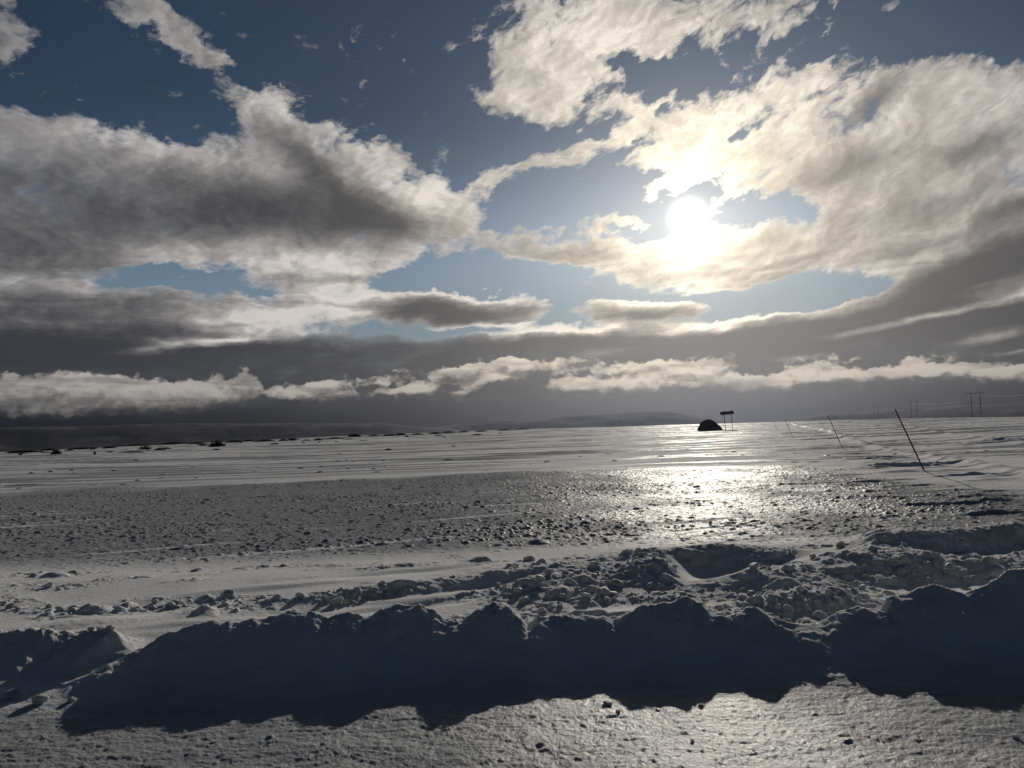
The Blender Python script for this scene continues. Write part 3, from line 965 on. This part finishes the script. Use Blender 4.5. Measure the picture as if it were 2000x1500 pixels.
def build_stakes():
    data = [((1804.5, 918.5), (1747.5, 798), 'tallest leaning marker stake, nearest the lay-by with scarped drifts at its foot'),
            ((1645.5, 875), (1617.5, 813), 'leaning marker stake, second nearest along the snowy road'),
            ((1546, 849.5), (1533, 818.5), 'thin leaning marker stake, third along the snowy road'),
            ((1518, 838.5), (1510, 822), 'farthest faint marker stake, close to the skyline of the road')]
    for base, top, label in data:
        b = hit(*base)
        h = top_height(base, top, b)
        d = ray(*top)
        t = math.hypot(b[0], b[1]) / math.hypot(d[0], d[1])
        tip = Vector((float(d[0] * t - b[0]), float(d[1] * t - b[1]), float(h)))
        foot = Vector((-tip.x * .12, -tip.y * .12, -tip.z * .12))
        root = empty('marker_stake', b)
        m = MB()
        m.tube([foot, tip * .5, tip * .985, tip], [.024, .022, .019, .009], 10)
        m.build('pole', STAKE, root, True)
        m = MB()
        m.tube([tip * .83, tip * .90], [.0235, .0232], 10)
        m.build('reflective_band', TAPE, root, True)
        tag(root, label, 'marker stake', 'snow marker stakes along the road')


build_stakes()

# --- power line
WOOD = plain_material('tarred_wood_pole', (.030, .027, .024), .85, .3, 3, .15)
CERAMIC = plain_material('insulator_brown', (.06, .035, .025), .3, .1, 30, .5)
WIRE = plain_material('aluminium_wire', (.20, .20, .21), .6, .05, 3, .6)


def build_power_line():
    spec = [((1910.3, 816), (1906, 767), 13.2, 640, 'nearest and tallest wooden H-frame power pylon at the right end of the line'),
            ((1788, 818), (1783.5, 783.5), 9.0, 900, 'middle wooden H-frame power pylon, second from the right on the skyline'),
            ((1713, 819), (1709, 793.5), 7.2, 1230, 'hazy wooden H-frame power pylon, third from the right on the skyline'),
            ((1664.5, 821), (1662.5, 804), 4.6, 1700, 'faintest and smallest wooden H-frame power pylon, deep in the haze')]
    tops = []
    line = None
    pts = []
    for base, top, gap, dist, label in spec:
        x, y = at_range(base[0], dist)
        pts.append((x, y))
    for i, (base, top, gap, dist, label) in enumerate(spec):
        x, y = pts[i]
        d = ray(*base)
        z = EYE + d[2] / math.hypot(d[0], d[1]) * dist
        zg = ground_z(x, y)
        h = top_height(base, top, (x, y, z))
        g2 = gap / 2 / FPX * dist
        root = empty('power_pylon', (x, y, z), -math.atan2(x, y))
        for s in (-1, 1):
            m = MB()
            m.tube([(s * g2 * 1.02, 0, min(zg - z, 0) - 1.5), (s * g2, 0, h * 1.0)], [.27, .20], 10)
            m.build('pole', WOOD, root, True)
        m = MB()
        m.box(-g2 * 1.95, g2 * 1.95, -.33, -.19, h - .42, h - .14)
        m.build('crossarm', WOOD, root, bevel=.02)
        ends = []
        for q in (-1.85, 0, 1.85):
            m = MB()
            m.tube([(q * g2, -.26, h - .42), (q * g2, -.26, h - .55)], [.05, .05], 8)
            for k in range(5):
                m.tube([(q * g2, -.26, h - .55 - k * .14), (q * g2, -.26, h - .66 - k * .14)], [.13, .07], 10)
            m.build('insulator', CERAMIC, root, True)
            a = -math.atan2(x, y)
            lx, ly, lz = q * g2, -.26, h - 1.25
            ends.append(Vector((x + lx * math.cos(a) - ly * math.sin(a), y + lx * math.sin(a) + ly * math.cos(a), z + lz)))
        tag(root, label, 'power pylon', 'wooden power pylons crossing the plain')
        tops.append(ends)
    # the line carries on past the frame to the right
    x, y = at_range(2120, 460)
    nxt = [Vector((x + q * 3.5, y, 17.0)) for q in (-1, 0, 1)]
    chain = [nxt] + tops
    names = ['left', 'middle', 'right']
    for c in range(3):
        m = MB()
        for a, b in zip(chain[:-1], chain[1:]):
            p0, p1 = a[c], b[c]
            sag = (p1 - p0).length * .016
            seg = [p0.lerp(p1, k / 16) - Vector((0, 0, sag * 4 * (k / 16) * (1 - k / 16))) for k in range(17)]
            m.tube(seg, [.017] * 17, 6)
        o = m.build('power_cable', WIRE, None, True)
        tag(o, 'thin sagging cable strung between the wooden pylons on the right', 'power cable', 'cables of the power line')


build_power_line()

# --- heather and stones showing through the snow along the left skyline
HEATHER = plain_material('dark_heather', (.022, .019, .015), .95, .5, 9, .1)


def heather_mesh(seed):
    rnd = random.Random(seed)
    mb = MB()
    n, rings = 22, 6
    for i in range(rings):
        t = i / (rings - 1)
        for k in range(n):
            a = 2 * math.pi * k / n
            rr = (1 - t ** 1.6) * (1 + .22 * math.sin(3 * a + seed) + .14 * math.sin(7 * a + 2 * seed) + rnd.uniform(-.1, .1))
            mb.v.append((.5 * rr * math.cos(a), .42 * rr * math.sin(a), -.12 + (.75 + .25 * math.sin(2 * a + seed)) * t * .8 + rnd.uniform(-.05, .05)))
    for i in range(rings - 1):
        for k in range(n):
            mb.f.append((i * n + k, i * n + (k + 1) % n, (i + 1) * n + (k + 1) % n, (i + 1) * n + k))
    mb.f.append(tuple((rings - 1) * n + k for k in range(n)))
    for _ in range(170):                                   # wiry twigs
        a, rr = rnd.uniform(0, 6.283), math.sqrt(rnd.random()) * .5
        x, y = rr * math.cos(a), rr * .85 * math.sin(a)
        z = .62 * max(0, 1 - (rr / .52) ** 2) - .05
        L = rnd.uniform(.18, .5)
        dx, dy = rnd.uniform(-.14, .14), rnd.uniform(-.1, .1)
        b = len(mb.v)
        wd = rnd.uniform(.008, .018)
        mb.v += [(x - wd, y, z), (x + wd, y, z), (x + dx, y + dy, z + L), (x, y + wd * 2, z)]
        mb.f += [(b, b + 1, b + 2), (b + 1, b + 3, b + 2), (b + 3, b, b + 2)]
    return mb


def build_heather():
    protos = []
    big = [(52, 884, 54, 5), (110, 887, 17, 8), (97, 878, 30, 3.5), (160, 876.5, 36, 3.5), (213, 875.5, 24, 4), (235, 871, 40, 3.5), (270, 870, 44, 4),
           (284, 878, 22, 6.5), (312, 879, 20, 5), (325, 877, 16, 3.5), (255, 884, 46, 3), (340, 866, 50, 5), (384, 867, 34, 4.5), (424, 872, 30, 10.5),
           (422, 879, 13, 3), (458, 864, 34, 5), (486, 862, 26, 4), (266, 899, 6, 2.5), (516, 862, 40, 5), (536, 868, 17, 3.5), (553, 861, 18, 5),
           (572, 859, 26, 4), (621, 860, 17, 5.5), (592, 865, 7, 3), (655, 857, 30, 4), (692, 853, 26, 6), (730, 852, 26, 3.5), (762, 851, 30, 4.5),
           (782, 850, 24, 5.5), (815, 849, 24, 3.5), (850, 847, 30, 4), (876, 845.5, 30, 4.5), (905, 844.5, 24, 3.5), (940, 843, 26, 3), (985, 841, 30, 3),
           (1020, 839, 26, 2.5), (759, 879, 13, 4), (886, 872, 8, 2.5), (874, 899, 22, 3), (222, 920, 8, 2), (98, 922, 9, 2.5), (140, 919, 7, 2.5)]
    for i in range(5):
        o = heather_mesh(i + 3).build('heather_clump', HEATHER, None, True)
        protos.append(o)
    rnd = random.Random(77)
    for _ in range(46):
        x_ = rnd.uniform(0, 1020) if rnd.random() < .75 else rnd.uniform(0, 420)
        e_ = float(np.interp(x_, [0, 213, 424, 640, 850, 1020], [884, 874.5, 867, 856.5, 846.5, 838.5]))
        big.append((x_, e_ + abs(rnd.gauss(0, 3.5)), rnd.uniform(4, 24), rnd.uniform(1.2, 3.2)))
    special = {0: 'longest flat dark heather clump at the far left edge of the plain', 1: 'small peaked dark heather clump near the far left edge of the plain',
               13: 'tallest peaked dark heather clump on the left skyline'}
    for i, (px, py, w, h) in enumerate(big):
        if i < 5:
            o = protos[i]
        else:
            o = protos[i % 5].copy()
            COL.objects.link(o)
        try:
            b = hit(px, py, 260.0)
        except IndexError:
            continue
        dist = math.hypot(b[0], b[1])
        if dist > 235:
            f = 228 / dist
            b = (b[0] * f, b[1] * f, ground_z(b[0] * f, b[1] * f))
        ww, hh = width_at(w * 1.0, b), width_at(h * (.95 if h < 6 else 1.3), b)
        o.location = b
        o.scale = (ww, max(ww * .55, .4), hh)
        o.rotation_euler.z = -math.atan2(b[0], b[1]) + (0.15 if i % 2 else -.1)
        tag(o, special.get(i, 'low dark heather clump poking through the snow on the left of the plain'), 'heather', 'heather clumps showing through the snow')


build_heather()


def build_small_post():
    b = hit(185, 888)
    h = top_height((185, 888), (185, 881.5), b)
    m = MB()
    m.tube([(0, 0, -.3), (0, 0, h * .96), (0, 0, h)], [.12 * h + .08, .12 * h + .07, .05], 8)
    o = m.build('wooden_stump', WOOD, None, True)
    o.location = b
    tag(o, 'short dark upright stump alone in the snow at the far left', 'stump')


build_small_post()

# --- loose snow clods
CLOD = None


def clod_material():
    m, g, p = new_material('clod_snow')
    pos = g.n('ShaderNodeTexCoord').outputs['Object']
    n = g.noise(pos, 3.0, 6, .65)
    g.put(p.inputs['Base Color'], g.mix(g.ramp(n, .3, .7), (.55, .55, .56, 1), (.78, .78, .78, 1)))
    p.inputs['Roughness'].default_value = .6
    p.inputs['IOR'].default_value = 1.31
    p.inputs['Specular IOR Level'].default_value = .35
    p.inputs['Subsurface Weight'].default_value = 0.6
    p.inputs['Subsurface Radius'].default_value = (.05, .055, .06)
    p.inputs['Subsurface Scale'].default_value = 1.0
    b = g.n('ShaderNodeBump')
    b.inputs['Distance'].default_value = .08
    g.put(b.inputs['Height'], g.noise(pos, 9.0, 5, .65))
    g.put(p.inputs['Normal'], b.outputs[0])
    return m


def clod_mesh(seed):
    import bmesh
    bm = bmesh.new()
    bmesh.ops.create_icosphere(bm, subdivisions=4, radius=.5)
    v = np.array([q.co[:] for q in bm.verts], np.float32)
    rnd = np.random.default_rng(seed)
    # flatten a few random facets, then roughen: a broken lump of packed snow
    for _ in range(9):
        nrm = rnd.normal(size=3)
        nrm /= np.linalg.norm(nrm)
        dd = rnd.uniform(.30, .46)
        over = np.maximum(v @ nrm - dd, 0)
        v -= over[:, None] * nrm[None, :] * .9
    n1 = fbm(v[:, 0] * 3 + v[:, 2] * 1.7, v[:, 1] * 3 - v[:, 2] * 2.1, 4, .6, 400 + seed)
    v *= (1 + .16 * n1)[:, None]
    v[:, 2] *= .75
    for q, c in zip(bm.verts, v):
        q.co = tuple(map(float, c))
    me = bpy.data.meshes.new('snow_clod')
    bm.to_mesh(me)
    bm.free()
    me.polygons.foreach_set('use_smooth', [True] * len(me.polygons))
    return me


def build_clods():
    mat = clod_material()
    meshes = [clod_mesh(i) for i in range(7)]
    for me in meshes:
        me.materials.append(mat)
    single = [(1186, 1376, 26, 'larger of two snow clods on the glittering road below the bank'), (1207, 1392, 16, 'smaller of two snow clods on the glittering road below the bank'),
              (415, 1453, 10, 'dark little clod alone on the road at lower left'), (527, 1452, 10, 'tiny pale clod on the road right of the dark little clod'),
              (27, 1362, 44, 'big snow lump on the road at the left edge'), (78, 1375, 40, 'wide low snow lump in the shadow tip at lower left'),
              (141, 1369, 22, 'pale snow clod at the shadow edge at lower left'), (1352, 1448, 10, 'dark clod in the sun glitter on the road'),
              (1984, 1443, 18, 'flat dark lump on the road at the right edge'), (1033, 1096, 40, 'large lone snow lump behind the bank, top of the rubble'),
              (1521, 1030, 14, 'dark clod alone on the icy field right of the glitter'), (1238, 1168, 12, 'small clod on the smooth drift behind the bank'),
              (1172, 1172, 12, 'small clod left on the smooth drift near the rubble'), (1302, 1102, 8, 'tiny clod in the bright drift hollow')]
    i = 0
    for px, py, w, label in single:
        x, y, z = hit(px, py)
        o = bpy.data.objects.new('snow_clod', meshes[i % 7])
        COL.objects.link(o)
        s = width_at(w, (x, y)) * .75
        o.location = (x, y, z + .12 * s)
        o.scale = (s, s * .85, s * .8)
        o.rotation_euler.z = i * 1.9
        tag(o, label, 'snow clod', 'loose snow clods')
        i += 1
    rnd = random.Random(5)
    n = 0
    while n < 90:
        px, py = rnd.uniform(960, 1340), rnd.uniform(1060, 1200)
        if n > 62:
            px, py = rnd.uniform(0, 820), rnd.uniform(1125, 1235)
        elif n > 40:
            px, py = rnd.uniform(1450, 1990), rnd.uniform(1035, 1170)
        x, y, z = hit(px, py)
        br = float(terrain([x], [y])[2][0])
        if br < .5 or y < BANK_Y + .1:
            n += .05
            continue
        o = bpy.data.objects.new('snow_clod', meshes[i % 7])
        COL.objects.link(o)
        s = rnd.uniform(.035, .10) * (1.5 if rnd.random() < .15 else 1)
        o.location = (x, y, z + .16 * s)
        o.scale = (s * rnd.uniform(.9, 1.3), s, s * rnd.uniform(.8, 1.1))
        o.rotation_euler = (rnd.uniform(-.3, .3), rnd.uniform(-.3, .3), rnd.uniform(0, 6.28))
        tag(o, 'rough snow clod lying in the broken snow behind the ploughed bank', 'snow clod', 'rubble clods behind the bank')
        i += 1
        n += 1


build_clods()


def build_flakes():
    """a few snow grains drifting in the air in front of the lay-by"""
    m = bpy.data.materials.new('snow_grain')
    m.use_nodes = True
    m.node_tree.nodes.clear()
    g = G(m.node_tree)
    t, d, mx = g.n('ShaderNodeBsdfTranslucent'), g.n('ShaderNodeBsdfDiffuse'), g.n('ShaderNodeMixShader')
    t.inputs[0].default_value = d.inputs[0].default_value = (.9, .9, .9, 1)
    g.t.links.new(t.outputs[0], mx.inputs[1])
    g.t.links.new(d.outputs[0], mx.inputs[2])
    mx.inputs[0].default_value = .3
    g.t.links.new(mx.outputs[0], g.n('ShaderNodeOutputMaterial').inputs[0])
    rnd = random.Random(9)
    mb = MB()
    for _ in range(420):
        x, y, z = rnd.uniform(-5, 5), rnd.uniform(1.5, 8), rnd.uniform(.7, 5.0)
        s = rnd.uniform(.0012, .0026)
        b = len(mb.v)
        for k in range(6):
            v = [0, 0, 0]
            v[k // 2] = s * (1 if k % 2 else -1) * rnd.uniform(.6, 1.2)
            mb.v.append((x + v[0], y + v[1], z + v[2]))
        for a in (0, 1):
            for c in (2, 3):
                for e in (4, 5):
                    mb.f.append((b + a, b + c, b + e))
    o = mb.build('airborne_snow', m)
    o['kind'] = 'stuff'


build_flakes()

# ------------------------------------------------------------------ air: ice haze over the plain
def build_haze():
    m = bpy.data.materials.new('haze')
    m.use_nodes = True
    m.node_tree.nodes.clear()
    g = G(m.node_tree)
    v = g.n('ShaderNodeVolumePrincipled')
    v.inputs['Color'].default_value = (0.055, 0.062, 0.082, 1)  # dark colour stands in for the clouds' shade on the haze
    v.inputs['Density'].default_value = HAZE
    v.inputs['Anisotropy'].default_value = 0.8
    g.t.links.new(v.outputs[0], g.n('ShaderNodeOutputMaterial').inputs['Volume'])
    b = MB()
    b.box(-10500, 10500, -10500, 10500, -24, 98)
    o = b.build('haze', m)
    o['kind'] = 'stuff'


HAZE = 0.0004
build_haze()
